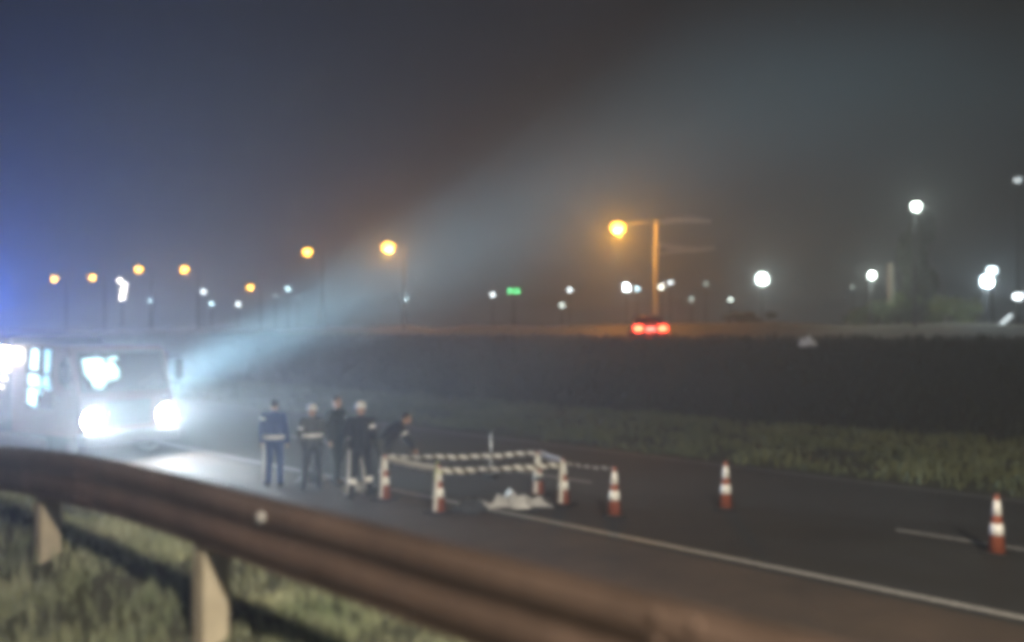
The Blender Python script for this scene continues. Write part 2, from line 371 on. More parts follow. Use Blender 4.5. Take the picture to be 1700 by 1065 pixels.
for k in range(3): MB().box(-1.08 + .33 * k, -.79 + .33 * k, 7.32, 7.58, 3.365, 3.55, .03).build('beacon_lens', BLUE, lb)
BEAM_AIM = (Matrix.Rotation(R(-11), 3, 'Z') @ (Vector((.7096, -.7046, 0)) * .9 + Vector((.7046, .7096, 0)) * .45 + Vector((0, 0, .46)))).normalized()
SLP = Vector((1.66, 2.40, 1.26))  # added lamp; its beam stands in for the diagonal glare streak
sa = MB().tube([(1.22, 2.5, 1.10), (1.36, 2.45, 1.12), tuple(SLP - Vector((.06, -.05, .08)))], .025, 8).build('streak_lamp_arm', DARKMET, tk)
sl = MB().lathe([(.02, -.22), (.25, -.18), (.49, .05), (.50, .14), (.02, .14)], 20)
sl.xf(Matrix.Translation(SLP) @ BEAM_AIM.to_track_quat('Z', 'Y').to_matrix().to_4x4()); sl.build('added_streak_lamp', DARKMET, tk)
# lamps of the truck and the added streak beam
def disc_beam(name, parent, loc, aim, size, spread, energy, col):     # collimated beam of a reflector lamp
    l = bpy.data.lights.new(name, 'AREA'); l.shape = 'DISK'; l.size = size; l.spread = R(spread); l.energy = energy; l.color = col
    o = bpy.data.objects.new(name, l); C.objects.link(o); o.parent = parent; o.location = loc; o.rotation_euler = Vector(aim).to_track_quat('-Z', 'Y').to_euler()
for sx, e in ((-1, 2250), (1, 1650)):
    lamp('headlight_flare', 'SPOT', tk, (HX[sx], -.14, .96), e, HEAD_COL, .09, (-.12, -1, .36), 116, 1.0)
    disc_beam('headlight_beam', tk, (HX[sx], -.10, .96), (.26, -1, .11), .40, 30, 95, HEAD_COL)
disc_beam('glare_streak_beam', tk, SLP + BEAM_AIM * .16, BEAM_AIM, 1.0, 27, 3300, (0.46, 0.82, 1.0))  # added beam shaped to imitate the glare streak
SCN = Vector((-1.60, 2.88, 2.42)); TW = Matrix.Rotation(R(-11), 3, 'Z') @ (Vector((2.7, 6.8, 1.5)) - Vector((8.70, 21.72, 0)))
disc_beam('scene_beam', tk, SCN, TW - SCN, .40, 18, 26, (0.86, 0.94, 1.0))
lamp('beacon_light', 'POINT', tk, (-.6, 7.0, 3.75), 4300, (0.09, 0.22, 1.0), .15)

# ------------------------------------------------------------------ traffic cones
def cone_parts():
    out = []
    base = MB().box(-.19, .19, -.19, .19, 0, .035, .012).mesh('base', RUBBER)
    r = lambda z: .116 - (z - .035) / .785 * .088
    def sect(z0, z1, d, cap=False):
        p = [(r(z0) + d, z0), (r(z1) + d, z1)]
        if cap: p += [(r(z1) + d - .008, z1 + .006), (.006, z1 + .006)]
        return MB().lathe([(.006, z0)] + p + ([] if cap else [(.006, z1)]), 22)
    body = sect(.035, .80, 0, True).mesh('body', ORANGE, True)
    bands = [sect(.27, .42, .004).mesh('reflective_band', BAND, True), sect(.53, .73, .004).mesh('reflective_band', BAND, True)]
    return base, body, bands
CP = cone_parts()
def cone(x, y, label, rz, lean=0):
    t = thing('traffic_cone', label, 'traffic cone', (x, y, 0.002), rz, 'traffic cones around the taped-off spot')
    t.rotation_euler = (R(lean), 0, rz)
    for nm, me in (('base', CP[0]), ('body', CP[1]), ('reflective_band', CP[2][0]), ('reflective_band', CP[2][1])):
        o = bpy.data.objects.new(nm, me); C.objects.link(o); o.parent = t
    return t
cone(9.72, 13.0, 'orange cone at the tape corner closest to the standing people', .3)
cone(9.65, 11.43, 'orange cone with a yellowish tape knot at the near tape corner', .1)
cone(12.0, 11.4, 'orange cone behind the crumpled sheet, at the back corner of the tape', .5)
cone(11.64, 10.46, 'orange cone at the right front corner of the taped rectangle', .2)
cone(11.51, 9.23, 'orange cone just right of the taped rectangle, tied by a faint tape', .8)
cone(13.31, 8.28, 'orange cone standing alone midway between the tape and the far right cone', .4)
cone(13.2, 4.03, 'large-looking orange cone farthest right beside the lane dash', .15)

# ------------------------------------------------------------------ barrier tape
def tape(a, b, label, m, sag=.05, w=.10, tw=0.0, extra=None):
    a, b = Vector(a), Vector(b); n = 36; L = (b - a).length; P = []; F = []; UV = []
    d = (b - a).normalized(); side = Vector((d.y, -d.x, 0))
    for i in range(n + 1):
        t = i / n; p = a.lerp(b, t); p.z -= sag * 4 * t * (1 - t) + .006 * math.sin(t * 23 + a.x)
        an = tw * math.sin(t * math.pi * 2.2 + a.y) ; up = Vector((0, 0, 1)) * math.cos(an) + side * math.sin(an)
        P += [p - up * w / 2, p + up * w / 2]; UV += [(t * L, 0), (t * L, w)]
    for i in range(n): F.append((2 * i, 2 * i + 2, 2 * i + 3, 2 * i + 1))
    mb = MB().add(P, F); me = mb.mesh('barrier_tape', m, True)
    ul = me.uv_layers.new(name='UVMap')
    for lp in me.loops: ul.data[lp.index].uv = UV[lp.vertex_index]
    so = bpy.data.objects.new('barrier_tape', me); C.objects.link(so)
    md = so.modifiers.new('thick', 'SOLIDIFY'); md.thickness = .0015
    return tag(so, label, 'barrier tape', 'barrier tape strung between the cones')
zc = .755
A, B, D, E_, Cc = (9.72, 13.0), (9.65, 11.43), (11.64, 10.46), (11.51, 9.23), (12.0, 11.4)
def off(p, q, d=.045):
    v = Vector((q[0] - p[0], q[1] - p[1])).normalized(); return (p[0] + v.x * d, p[1] + v.y * d)
def span(p, q, zp, zq, label, m, **k):
    a = off(p, q); b = off(q, p); return tape((*a, zp), (*b, zq), label, m, **k)
span(A, B, zc, .73, 'plain pale tape on the short left side of the rectangle', TAPEW, sag=.015, w=.11)
tB = span(B, D, .70, .71, 'striped tape along the front of the rectangle', TAPE, sag=.03, tw=.6)
span(A, Cc, zc + .01, zc + .02, 'striped tape along the back of the rectangle', TAPE, sag=.03, w=.08, tw=.6)
span(Cc, D, zc + .02, zc, 'plain pale tape on the short right side of the rectangle', TAPEW, sag=.01, w=.11)
span(D, E_, .74, .78, 'faint thin tape from the rectangle to the next cone', TAPE, sag=.03, w=.035)
for p in (A, B, Cc, D):  # pale strips added to stand in for the bright left edge of each cone
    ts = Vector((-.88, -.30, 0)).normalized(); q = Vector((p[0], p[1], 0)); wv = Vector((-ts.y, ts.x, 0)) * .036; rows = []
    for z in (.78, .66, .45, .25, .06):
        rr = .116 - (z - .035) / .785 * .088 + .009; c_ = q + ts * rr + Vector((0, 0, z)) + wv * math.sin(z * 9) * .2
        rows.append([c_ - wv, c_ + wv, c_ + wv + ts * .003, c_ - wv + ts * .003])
    tl_ = MB().rings(rows).build('edge_highlight_strip', TAPEW, tB)
kn = MB()
for k in range(7):
    a = random.uniform(0, 6.28); p0 = Vector((B[0] + math.cos(a) * .045, B[1] + math.sin(a) * .045, .66 + random.uniform(-.03, .1)))
    p1 = p0 + Vector((random.uniform(-.05, .05), random.uniform(-.05, .05), random.uniform(-.22, .16)))
    s = Vector((math.cos(a + 1.3), math.sin(a + 1.3), 0)) * .035
    mid = (p0 + p1) / 2 + Vector((math.cos(a), math.sin(a), 0)) * .03
    kn.rings([[q - s, q + s, q + s + Vector((0, 0, .004)), q - s + Vector((0, 0, .004))] for q in (p0, mid, p1)])
kn.build('tape_knot', TAPEY, tB)

# slim marker post on the road behind the tape
mp = thing('marker_post', 'slim pale marker post standing on the road behind the tape', 'post', (12.8, 13.5, 0.002))
MB().lathe([(.01, 0), (.14, 0), (.14, .03), (.03, .06), (.01, .06)], 14).build('base', RUBBER, mp)
MB().tube([(0, 0, .05), (0.0, 0, .90)], .016, 8).build('pole', mat('dull_white', (.45, .45, .43), .6), mp)
MB().tube([(0, 0, .62), (0, 0, .74)], .019, 8).build('reflective_band', BAND, mp)

# ------------------------------------------------------------------ crumpled sheet and bundles on the asphalt
def crumple(name, cx, cy, lx, ly, h, m, label, cat, seed, rz, group=None, ridge=3.0):
    n = 26; P = []; F = []
    for i in range(n + 1):
        for j in range(n + 1):
            a, b = i / n * 2 - 1, j / n * 2 - 1
            rr = math.sqrt(a * a + b * b); k = max(0.0, 1 - rr ** 2 * (0.85 + .4 * noise.noise(Vector((a * 2, b * 2, seed)))))
            q = Vector((a * ridge, b * ridge * .8, seed * 3.1))
            rg = (1 - abs(noise.noise(q)) * 2.4) ; r2 = 1 - abs(noise.noise(q * 2.7)) * 2
            z = h * (k ** .6) * (0.12 + .75 * max(0, rg) ** 1.6 + .28 * r2)
            P.append((a * lx * .5 * (1 + .12 * noise.noise(q * .6)), b * ly * .5 * (1 + .12 * noise.noise(q * .7)), max(.004, z)))
    for i in range(n):
        for j in range(n): F.append((i * (n + 1) + j, (i + 1) * (n + 1) + j, (i + 1) * (n + 1) + j + 1, i * (n + 1) + j + 1))
    return tag(MB().add(P, F).build(name, m, loc=(cx, cy, .004), rot=(0, 0, rz)), label, cat, group)
def folded_sheet(cx, cy, rz):
    px = [-.78, -.62, -.50, -.40, -.22, -.12, .0, .10, .20, .32, .46, .58, .70, .80]
    pz = [.02, .10, .03, .12, .03, .20, .12, .27, .17, .20, .10, .13, .05, .02]
    P = []; F = []; m = 11
    for i, (x, z) in enumerate(zip(px, pz)):
        for j in range(m):
            t = j / (m - 1) * 2 - 1; k = (1 - abs(t) ** 2.2)
            P.append((x + .10 * t * math.sin(i * 1.9) + .03 * random.uniform(-1, 1), t * (.20 - .08 * abs(x)) + .10 * math.sin(i * 1.3) + .03 * random.uniform(-1, 1), max(.004, z * k * random.uniform(.75, 1.2))))
    for i in range(len(px) - 1):
        for j in range(m - 1): F.append((i * m + j, (i + 1) * m + j, (i + 1) * m + j + 1, i * m + j + 1))
    return MB().add(P, F).build('crumpled_sheet', mat('pale_plastic', (.46, .46, .47), .4, var=.1, scale=6), loc=(cx, cy, .004), rot=(0, 0, rz))
tag(folded_sheet(10.85, 11.1, R(-44)), 'crumpled pale grey sheet lying inside the taped rectangle', 'sheet')
crumple('dark_bundle', 10.13, 11.2, .62, .5, .24, mat('dark_cloth', (.045, .05, .06), .85, var=.2, scale=8), 'dark bluish bundle of cloth beside the near tape cone', 'bundle', 7.0, R(20))
crumple('cloth_bag', 9.95, 15.75, .55, .42, .22, mat('pale_bag', (.36, .36, .34), .8, var=.15, scale=7), 'pale bag on the road left of the dark-clothed people', 'bag', 4.0, R(10), 'bags set down on the road')
crumple('cloth_bag', 9.78, 14.05, .50, .42, .22, MATS['pale_bag'], 'pale bag on the road in front of the dark-clothed people', 'bag', 5.5, R(60), 'bags set down on the road')

# ------------------------------------------------------------------ people
def remesh(mb, name, m, parent, vox, it=4):
    me = mb.mesh(name, m); o = bpy.data.objects.new(name, me); C.objects.link(o)
    r = o.modifiers.new('r', 'REMESH'); r.mode = 'VOXEL'; r.voxel_size = vox; r.use_smooth_shade = True
    s = o.modifiers.new('s', 'SMOOTH'); s.iterations = it; s.factor = .5
    dg = bpy.context.evaluated_depsgraph_get(); me2 = bpy.data.meshes.new_from_object(o.evaluated_get(dg))
    me2.name = name
    if not me2.materials: me2.materials.append(m)
    o.modifiers.clear(); o.data = me2; bpy.data.meshes.remove(me); o.parent = parent
    me2.shade_smooth()
    return o
def person(label, x, y, rz, H, top_m, leg_m, hat_m, pose, stripes=None, hat='helmet'):
    k = H / 1.72
    t = thing('person', label, 'person', (x, y, 0.004), rz, 'people standing near the taped rectangle')
    V = lambda a: Vector(a) * k
    lean = pose.get('lean', 0.0)
    hipz = .90 - pose.get('sink', 0)
    def up(p):   # lean the upper body forward (towards -Y) about the hips
        q = Vector(p) - Vector((0, 0, hipz)); q.rotate(Matrix.Rotation(lean, 3, 'X')); return q + Vector((0, 0, hipz))
    sw = pose.get('stride', 0.0)
    legs = {}
    for s in (-1, 1):
        fy = s * sw * .5
        hip = Vector((s * .095, 0, hipz)); ank = Vector((s * pose.get('stance', .11), fy, .09))
        knee = (hip + ank) / 2 + Vector((0, -.045 - pose.get('knee', 0), 0.0))
        legs[s] = (hip, knee, ank)
    arms = {}
    for s in (-1, 1):
        sh = up((s * .185, 0, 1.42 - (.90 - hipz)))
        el, wr = pose['arm_l' if s < 0 else 'arm_r']
        arms[s] = (sh, sh + Vector(el), sh + Vector(el) + Vector(wr))
    nk = up((0, 0.0, 1.50 - (.90 - hipz))); hd = up((0, -.025, 1.61 - (.90 - hipz)))
    # body: one continuous skin surface
    b = MB()
    sp = [up((0, 0, z - (.90 - hipz))) for z in (.95, 1.10, 1.28, 1.42)]
    for s in (-1, 1):
        o_ = Vector((s * .06, 0, 0)); b.cap(V(sp[0] + o_), V(sp[1] + o_), .10 * k, .10 * k); b.cap(V(sp[1] + o_), V(sp[2] + o_ * 1.2), .10 * k, .11 * k)
        h, kn_, an = legs[s]; b.cap(V(h), V(kn_), .082 * k, .055 * k); b.cap(V(kn_), V(an), .054 * k, .036 * k); b.cap(V(an), V(an + Vector((0, -.14, -.05))), .038 * k, .03 * k)
        a0, a1, a2 = arms[s]; b.cap(V(sp[3] + Vector((s * .05, 0, -.02))), V(a0), .075 * k, .055 * k); b.cap(V(a0), V(a1), .050 * k, .038 * k); b.cap(V(a1), V(a2), .038 * k, .026 * k)
        fd = (a2 - a1).normalized(); sd = fd.cross(Vector((1, 0, 0.01))).normalized()
        pl = a2 + fd * .05; b.cap(V(a2), V(pl + sd * .012), .024 * k, .026 * k); b.cap(V(a2), V(pl - sd * .018), .024 * k, .024 * k)
        for q, ln in enumerate((.060, .072, .066, .050)):
            st = pl + fd * .025 + sd * (.028 - .019 * q); m1 = st + fd * ln * .55 + Vector((-s * .006, 0, 0)); e1 = m1 + (fd * .6 + Vector((-s * .5, 0, 0))).normalized() * ln * .5
            b.cap(V(st), V(m1), .010 * k, .009 * k, 6); b.cap(V(m1), V(e1), .009 * k, .0075 * k, 6)
        th = a2 + fd * .03 + sd * .03; b.cap(V(th), V(th + sd * .025 + fd * .035), .011 * k, .009 * k, 6)
    b.cap(V(nk - Vector((0, 0, .06))), V(hd), .055 * k, .055 * k)
    b.ell(V(hd + Vector((0, .0, .02))), (.073 * k, .092 * k, .108 * k), 14, 10)
    b.cap(V(hd + Vector((0, -.05, -.055))), V(hd + Vector((0, -.065, -.07))), .045 * k, .03 * k)
    b.cap(V(hd + Vector((0, -.085, .025))), V(hd + Vector((0, -.105, -.012))), .010 * k, .017 * k, 8)
    for s in (-1, 1): b.ell(V(hd + Vector((s * .076, .01, .01))), (.014 * k, .026 * k, .034 * k), 8, 6)
    bo = remesh(b, 'body', SKIN, t, .011 * k, 3)
    for s in (-1, 1): MB().ell(V(hd + Vector((s * .031, -.083, .030))), (.012 * k, .008 * k, .008 * k), 8, 5).build('eye', mat('eye', (.03, .025, .02), .2), t)
    MB().ell(V(hd + Vector((0, -.093, -.043))), (.024 * k, .008 * k, .006 * k), 8, 5).build('mouth', mat('lips', (.28, .12, .10), .5), t)
    # trousers
    p = MB(); p.cap(V(legs[-1][0] + Vector((0, 0, .04))), V(legs[1][0] + Vector((0, 0, .04))), .125 * k, .125 * k)
    for s in (-1, 1):
        h, kn_, an = legs[s]; p.cap(V(h), V(kn_), .102 * k, .078 * k); p.cap(V(kn_), V(an + Vector((0, 0, .0))), .076 * k, .066 * k)
    remesh(p, 'trousers', leg_m, t, .016 * k)
    # jacket
    j = MB()
    for s in (-1, 1):
        o_ = Vector((s * .07, 0, 0)); j.cap(V(sp[0] + o_ + Vector((0, 0, -.02))), V(sp[1] + o_), .128 * k, .122 * k); j.cap(V(sp[1] + o_), V(sp[2] + o_ * 1.2), .122 * k, .132 * k)
        a0, a1, a2 = arms[s]; j.cap(V(sp[3] + Vector((s * .05, 0, -.03))), V(a0), .095 * k, .078 * k); j.cap(V(a0), V(a1), .073 * k, .060 * k); j.cap(V(a1), V(a2), .058 * k, .047 * k)
    j.cap(V(nk - Vector((0, 0, .08))), V(nk - Vector((0, 0, .02))), .085 * k, .068 * k)
    remesh(j, 'jacket', top_m, t, .016 * k)
    # boots
    for s in (-1, 1):
        an = legs[s][2]; q = MB(); q.cap(V(an + Vector((0, 0, .10))), V(an + Vector((0, .01, -.03))), .058 * k, .056 * k)
        q.cap(V(an + Vector((0, .02, -.045))), V(an + Vector((s * .02, -.16, -.05))), .045 * k, .040 * k); remesh(q, 'boot', RUBBER, t, .016 * k)
    if hat == 'helmet':
        hm = MB().rings([[tuple(V(hd + Vector((math.cos(a) * r * .9, math.sin(a) * r - .0, z)))) for a in [6.2832 * i / 18 for i in range(18)]] for r, z in ((.088, .045), (.135, .05), (.135, .062), (.112, .07), (.108, .10), (.09, .14), (.055, .165), (.01, .172))])
        hm.build('helmet', hat_m, t, True)
    else:
        hr = MB(); hr.ell(V(hd + Vector((0, .018, .052))), (.082 * k, .092 * k, .088 * k), 14, 9); hr.build('hair', hat_m, t, True)
    for (kind, s, f0, f1, r) in (stripes or []):
        if kind == 'leg': h, kn_, an = legs[s]; a, c_ = (h, kn_) if f0 < 1 else (kn_, an); g0, g1 = f0 % 1, f1 % 1 or 1
        elif kind == 'arm': a0, a1, a2 = arms[s]; a, c_ = (a0, a1) if f0 < 1 else (a1, a2); g0, g1 = f0 % 1, f1 % 1 or 1
        else:
            c0 = sp[0].lerp(sp[3], f0); c1 = sp[0].lerp(sp[3], f1)
            MB().rings([[tuple(V(c + Vector((math.cos(q) * .222, math.sin(q) * .150, 0)))) for q in [6.2832 * i / 20 for i in range(20)]] for c in (c0, c1)]).build('reflective_band', BAND, t, True); continue
        MB().tube([V(a.lerp(c_, g0)), V(a.lerp(c_, g1))], r * k, 14).build('reflective_band', BAND, t, True)
    for s, dx, dy in pose.get('piping', []):
        h, kn_, an = legs[s]; o_ = Vector((dx, dy, 0))
        MB().tube([V(h + o_ * 1.12 + Vector((0, 0, .06))), V(kn_ + o_ * .92), V(an + o_ * .78)], .018 * k, 8).build('reflective_piping', BAND, t, True)
    return t
NAVY = mat('navy_cloth', (.016, .02, .03), .85, var=.15, scale=12); BLUEC = mat('blue_cloth', (.02, .05, .18), .8, var=.15, scale=12)
GREYC = mat('grey_cloth', (.05, .055, .055), .85, var=.15, scale=12); DGREEN = mat('dark_green_cloth', (.014, .02, .018), .85, var=.15, scale=12)
HELW = mat('white_helmet', (.75, .76, .74), .35, coat=.5); HAIRD = mat('dark_hair', (.02, .016, .014), .7)
down = ((-.06, .02, -.27), (-.01, -.06, -.25)); downr = ((.06, .02, -.27), (.01, -.06, -.25))
bent = ((-.07, .0, -.26), (.06, -.20, -.08)); bentr = ((.07, .0, -.26), (-.06, -.20, -.08))
person('person in bright blue work clothes closest to the truck headlights', 9.03, 15.61, R(135), 1.66, BLUEC, BLUEC, HAIRD, dict(arm_l=down, arm_r=downr, stance=.13, piping=[(1, .09, .03)]),
       [('arm', 1, .15, .3, .078), ('waist', 0, .05, .17, 0)], hat='hair')
person('person in grey with a white helmet, second from the truck', 9.32, 14.72, R(160), 1.58, GREYC, NAVY, HELW, dict(arm_l=bent, arm_r=bentr, stance=.16), [('waist', 0, .35, .46, 0), ('arm', 1, .45, .6, .072)])
person('tall dark-clothed person with dark hair between the two white helmets', 10.0, 14.95, R(20), 1.72, DGREEN, DGREEN, HAIRD, dict(arm_l=down, arm_r=bentr, stride=.2), [('arm', 1, .4, .5, .072)], hat='hair')
person('walking person with pale reflective bands on both trouser legs', 9.55, 13.5, R(130), 1.68, NAVY, NAVY, HELW, dict(arm_l=bent, arm_r=bentr, stride=.42, stance=.12, piping=[(1, .088, .02), (-1, .085, .03)]),
       [('leg', 1, 1.35, 1.6, .079), ('leg', -1, 1.3, 1.55, .079), ('arm', 1, 1.2, 1.6, .062), ('arm', -1, .3, .5, .074)])
person('stooping person in dark clothes right behind the walking one', 10.33, 13.95, R(60), 1.68, NAVY, GREYC, HAIRD, dict(arm_l=((-.05, -.15, -.24), (.03, -.12, -.20)), arm_r=((.05, -.15, -.24), (-.03, -.12, -.20)), lean=.75, sink=.05, knee=.06), [('arm', -1, .5, .65, .072), ('leg', 1, 1.3, 1.5, .079)], hat='hair')

# ------------------------------------------------------------------ street lamps of the upper road
RIGHT = Vector((.7096, -.7046, 0))
def street_lamp(x, y, z, gz, label, col, strength, power, lens_r=.22, arm=1.8, cat='street lamp', group=None, light_r=.2, aim=None):
    # x, y, z: the luminaire; the pole stands beside it
    key = 'lamp_glow_%d_%d_%d_%d' % (int(col[0] * 99), int(col[1] * 99), int(col[2] * 99), int(strength))
    gm = glow(key, col, strength)
    t = thing('street_lamp', label, cat, (x + arm, y, gz), 0, group)
    h = z - gz
    MB().tube([(0, 0, -.3), (0, 0, h * .6), (0, 0, h + .25)], [.13, .10, .06], 8).build('pole', POLE, t)
    MB().tube([(0, 0, h + .15), (-arm * .5, 0, h + .32), (-arm + .25, 0, h + .20)], .04, 6).build('arm', POLE, t)
    hd = MB().rings([[(-arm + a * .42 * s_, b * .17 * s_, h + zz) for a, b in ((-1, -.6), (-.6, -1), (.6, -1), (1, -.6), (1, .6), (.6, 1), (-.6, 1), (-1, .6))] for s_, zz in ((1, .10), (1.02, .15), (.7, .24))]).build('lamp_head', DARKMET, t)
    MB().ell((-arm, 0, h + .02), (lens_r * 1.25, lens_r, lens_r * .8), 12, 8).build('lens', gm, hd, True)
    if power and aim: lamp('lamp_light', 'SPOT', t, (-arm, 0, h - lens_r * .8 - .15), power, col, light_r, aim, 76, .9)
    elif power: lamp('lamp_light', 'POINT', t, (-arm, 0, h - lens_r * .8 - .15), power, (1.0, .46, .05) if col == SODIUM else col, light_r)
    return t
LG = 'sodium lamps along the upper road'
street_lamp(50.0, 154.45, 11.4, 2.4, 'orange street lamp farthest left in the row', SODIUM, 30, 0, .32, group=LG)
street_lamp(50.0, 138.2, 10.91, 2.4, 'orange street lamp second from the left edge', SODIUM, 30, 0, .32, group=LG)
street_lamp(50.0, 121.6, 11.34, 2.4, 'orange street lamp just above the small white lamp mast', SODIUM, 30, 0, .32, group=LG)
street_lamp(50.0, 107.8, 10.67, 2.4, 'orange street lamp above the paired white lamps, fourth in the row', SODIUM, 22, 300, .32, group=LG)
street_lamp(69.9, 127.9, 9.81, 3.0, 'low orange lamp hanging below the lamp row, left of centre', SODIUM, 22, 300, .32, group=LG)
street_lamp(50.0, 79.9, 11.09, 2.4, 'orange street lamp left of the large central orange lamp', SODIUM, 22, 300, .32, group=LG)
street_lamp(50.0, 66.3, 10.68, 2.4, 'large glowing orange street lamp near the middle of the picture', SODIUM, 12, 2200, .46, group=LG)

# utility pole with a lamp on its left and two arms on its right
up_ = thing('lamp_pole', 'tall pale pole with an orange lamp and two side arms behind the tail lights', 'lamp pole', (53.19, 38.79, 3.1), R(-44.81))
ph = 10.93 - 3.1
MB().tube([(0, 0, -.5), (0, 0, ph * .6), (0, 0, ph + .1)], [.20, .17, .13], 10).build('pole', POLEC, up_)
MB().tube([(0, 0, ph - .15), (-1.3, 0, ph - .05), (-2.5, 0, ph - .28)], .05, 6).build('lamp_arm', POLEC, up_)
h7 = MB().rings([[(-2.8 + a * .5 * s_, b * .2 * s_, ph - .42 + zz) for a, b in ((-1, -.6), (-.6, -1), (.6, -1), (1, -.6), (1, .6), (.6, 1), (-.6, 1), (-1, .6))] for s_, zz in ((1, .10), (1.02, .16), (.7, .26))]).build('lamp_head', DARKMET, up_)
MB().ell((-2.8, 0, ph - .42), (.48, .40, .32), 12, 8).build('lens', glow('lamp_big', SODIUM, 14), h7, True)
lamp('lamp_light', 'POINT', up_, (-2.8, 0, ph - .85), 4200, (1.0, .44, .04), .25)
MB().tube([(0.05, 0, ph - .05), (1.3, 0, ph + .10), (2.6, 0, ph + .12), (3.9, 0, ph + .0)], [.14, .22, .22, .10], 6).build('upper_arm', PALEARM, up_)
la = MB(); la.tube([(0.05, 0, ph - 1.65), (1.4, 0, ph - 1.92), (2.6, 0, ph - 2.05), (4.2, 0, ph - 1.92)], [.14, .22, .22, .10], 6); la.tube([(0.05, 0, ph - 2.35), (1.4, 0, ph - 2.16), (2.6, 0, ph - 2.05)], [.10, .12, .14], 6); la.build('lower_arm', PALEARM, up_)

# the same row behind the viewer: lights the guardrail and the near shoulder
street_lamp(-1.2, -6.5, 9.6, 1.3, 'orange street lamp behind the viewer beside the guardrail', (1.0, 0.88, 0.68), 60, 20000, arm=-1.6, light_r=.3, aim=(13.2, 12.6, -8.6))

# ------------------------------------------------------------------ distant lamps
def far_lamp(name, x, y, z, gz, label, col, strength, r, group='small far town lamps', power=0, style=0):
    key = 'far_glow_%d_%d_%d_%d' % (int(col[0] * 99), int(col[1] * 99), int(col[2] * 99), int(strength * 10))
    gm = glow(key, col, strength * 1.5); t = thing(name, label, 'lamp', (x, y, gz), R(-44.81), group); h = z - gz
    if style == 0:      # post-top
        MB().tube([(0, 0, -.3), (0, 0, h - r)], [.09, .05], 6).build('pole', POLE, t)
        hd = MB().lathe([(.03, h - r * .9), (r * 1.1, h + r * .5), (r * 1.2, h + r * .9), (.03, h + r * 1.3)], 10).build('lamp_head', DARKMET, t)
        MB().ell((0, 0, h - r * .1), (r, r, r * .9), 10, 7).build('lens', gm, hd, True)
    else:               # tilted floodlight on a mast
        MB().tube([(0, .1, -.3), (0, .1, h + r)], [.10, .06], 6).build('pole', POLE, t)
        hd = MB().box(-r * 1.2, r * 1.2, -.06, .08, h - r, h + r, .03).build('lamp_head', DARKMET, t)
        MB().lathe([(.01, 0), (r, 0), (r * .8, .08), (.01, .1)], 12).xf(Matrix.Translation((0, -.065, h)) @ Matrix.Rotation(R(90), 4, 'X')).build('lens', gm, hd, True)
    if power: lamp('lamp_light', 'POINT', t, (0, -.45, h), power, col, .25)
    return t
WH = (0.85, 0.97, 1.0); WG = (0.85, 1.0, 0.90); CY = (0.6, 0.9, 1.0)
FL = 'far_lamp'
m4 = thing('lamp_mast', 'slim mast with a column of small white lamps below the orange row', 'lamp mast', (59.8, 152.0, 3.0), R(-44.81))
MB().tube([(0, 0, -.3), (0, 0, 8.3)], [.14, .08], 8).build('pole', POLE, m4)
for dx, dz in ((-.35, 8.45), (.45, 7.7), (.25, 6.9), (.15, 6.2), (-.02, 5.6)):
    q = MB().tube([(0, 0, dz - .1), (dx, -.05, dz)], .04, 6).build('bracket', POLE, m4)
    MB().ell((dx, -.1, dz), (.30, .26, .26), 10, 7).build('lens', glow('mast_glow', (1.0, .93, .85), 22), q, True)
far_lamp(FL, 67.28, 158.69, 8.55, 3, 'single small white lamp right of the lamp mast', CY, 9, .24)
far_lamp(FL, 69.39, 142.5, 9.7, 3, 'small white lamp, upper of the pair under the fourth orange lamp', WH, 10, .28)
far_lamp(FL, 65.62, 132.15, 7.39, 3, 'small white lamp, lower of the pair under the fourth orange lamp', CY, 10, .24)
far_lamp(FL, 73.43, 138.49, 7.6, 3, 'small white lamp just left below the low orange lamp', WH, 10, .28)
far_lamp(FL, 77.83, 134.12, 9.0, 3, 'dim white lamp just right of the low orange lamp', WH, 2.5, .20)
far_lamp(FL, 79.32, 132.64, 10.2, 3, 'small white lamp beneath the fifth orange street lamp', CY, 9, .28)
far_lamp(FL, 91.26, 148.96, 9.46, 3, 'faint lamp right below the fifth orange street lamp', WH, 1.2, .25)
far_lamp(FL, 93.08, 118.96, 8.6, 3, 'pale bluish lamp right below the large central orange lamp', CY, 12, .28)
far_lamp(FL, 103.44, 108.68, 9.2, 3, 'white lamp left of the pair of green lights', WH, 11, .26)
far_lamp(FL, 105.02, 93.01, 9.53, 3, 'white lamp right of the green lights, upper of two', WH, 9, .26)
far_lamp(FL, 89.28, 80.46, 6.52, 3, 'small pale lamp right of the green lights, lower of two', WG, 6, .22)
far_lamp(FL, 95.35, 74.42, 8.84, 3, 'bright white lamp left of the tall pale pole', WH, 14, .34, power=500, style=1)
far_lamp(FL, 100.39, 76.47, 9.0, 3, 'smaller white lamp between the bright one and the tall pole', CY, 8, .24)
far_lamp(FL, 90.42, 65.22, 8.5, 3, 'yellowish white lamp touching the right side of the tall pole', (1, .97, .8), 8, .26)
far_lamp(FL, 95.35, 67.38, 9.29, 3, 'small white lamp a little right of the tall pole', WH, 5, .24)
far_lamp(FL, 109.94, 74.03, 7.77, 3, 'faint lamp low to the right of the tall pole', WG, 1.6, .28)
far_lamp(FL, 119.99, 78.15, 10.47, 3, 'faint lamp below the pole side arms', WG, 1.4, .28)
far_lamp(FL, 96.41, 59.28, 6.96, 3, 'small white lamp left below the big pale floodlight', WG, 5, .22)
far_lamp('flood_light', 99.11, 56.59, 9.38, 3, 'big pale greenish floodlight right of the tall pole', (.82, 1.0, .93), 3, .75, 'bright floodlights', 1500, 1)
far_lamp(FL, 57.25, 24.9, 6.6, 3.2, 'white lamp left of the pale column', WG, 7, .19, power=420, style=1)
far_lamp(FL, 126.36, 57.72, 9.5, 3, 'very faint lamp far left of the pale column', WG, .7, .3)
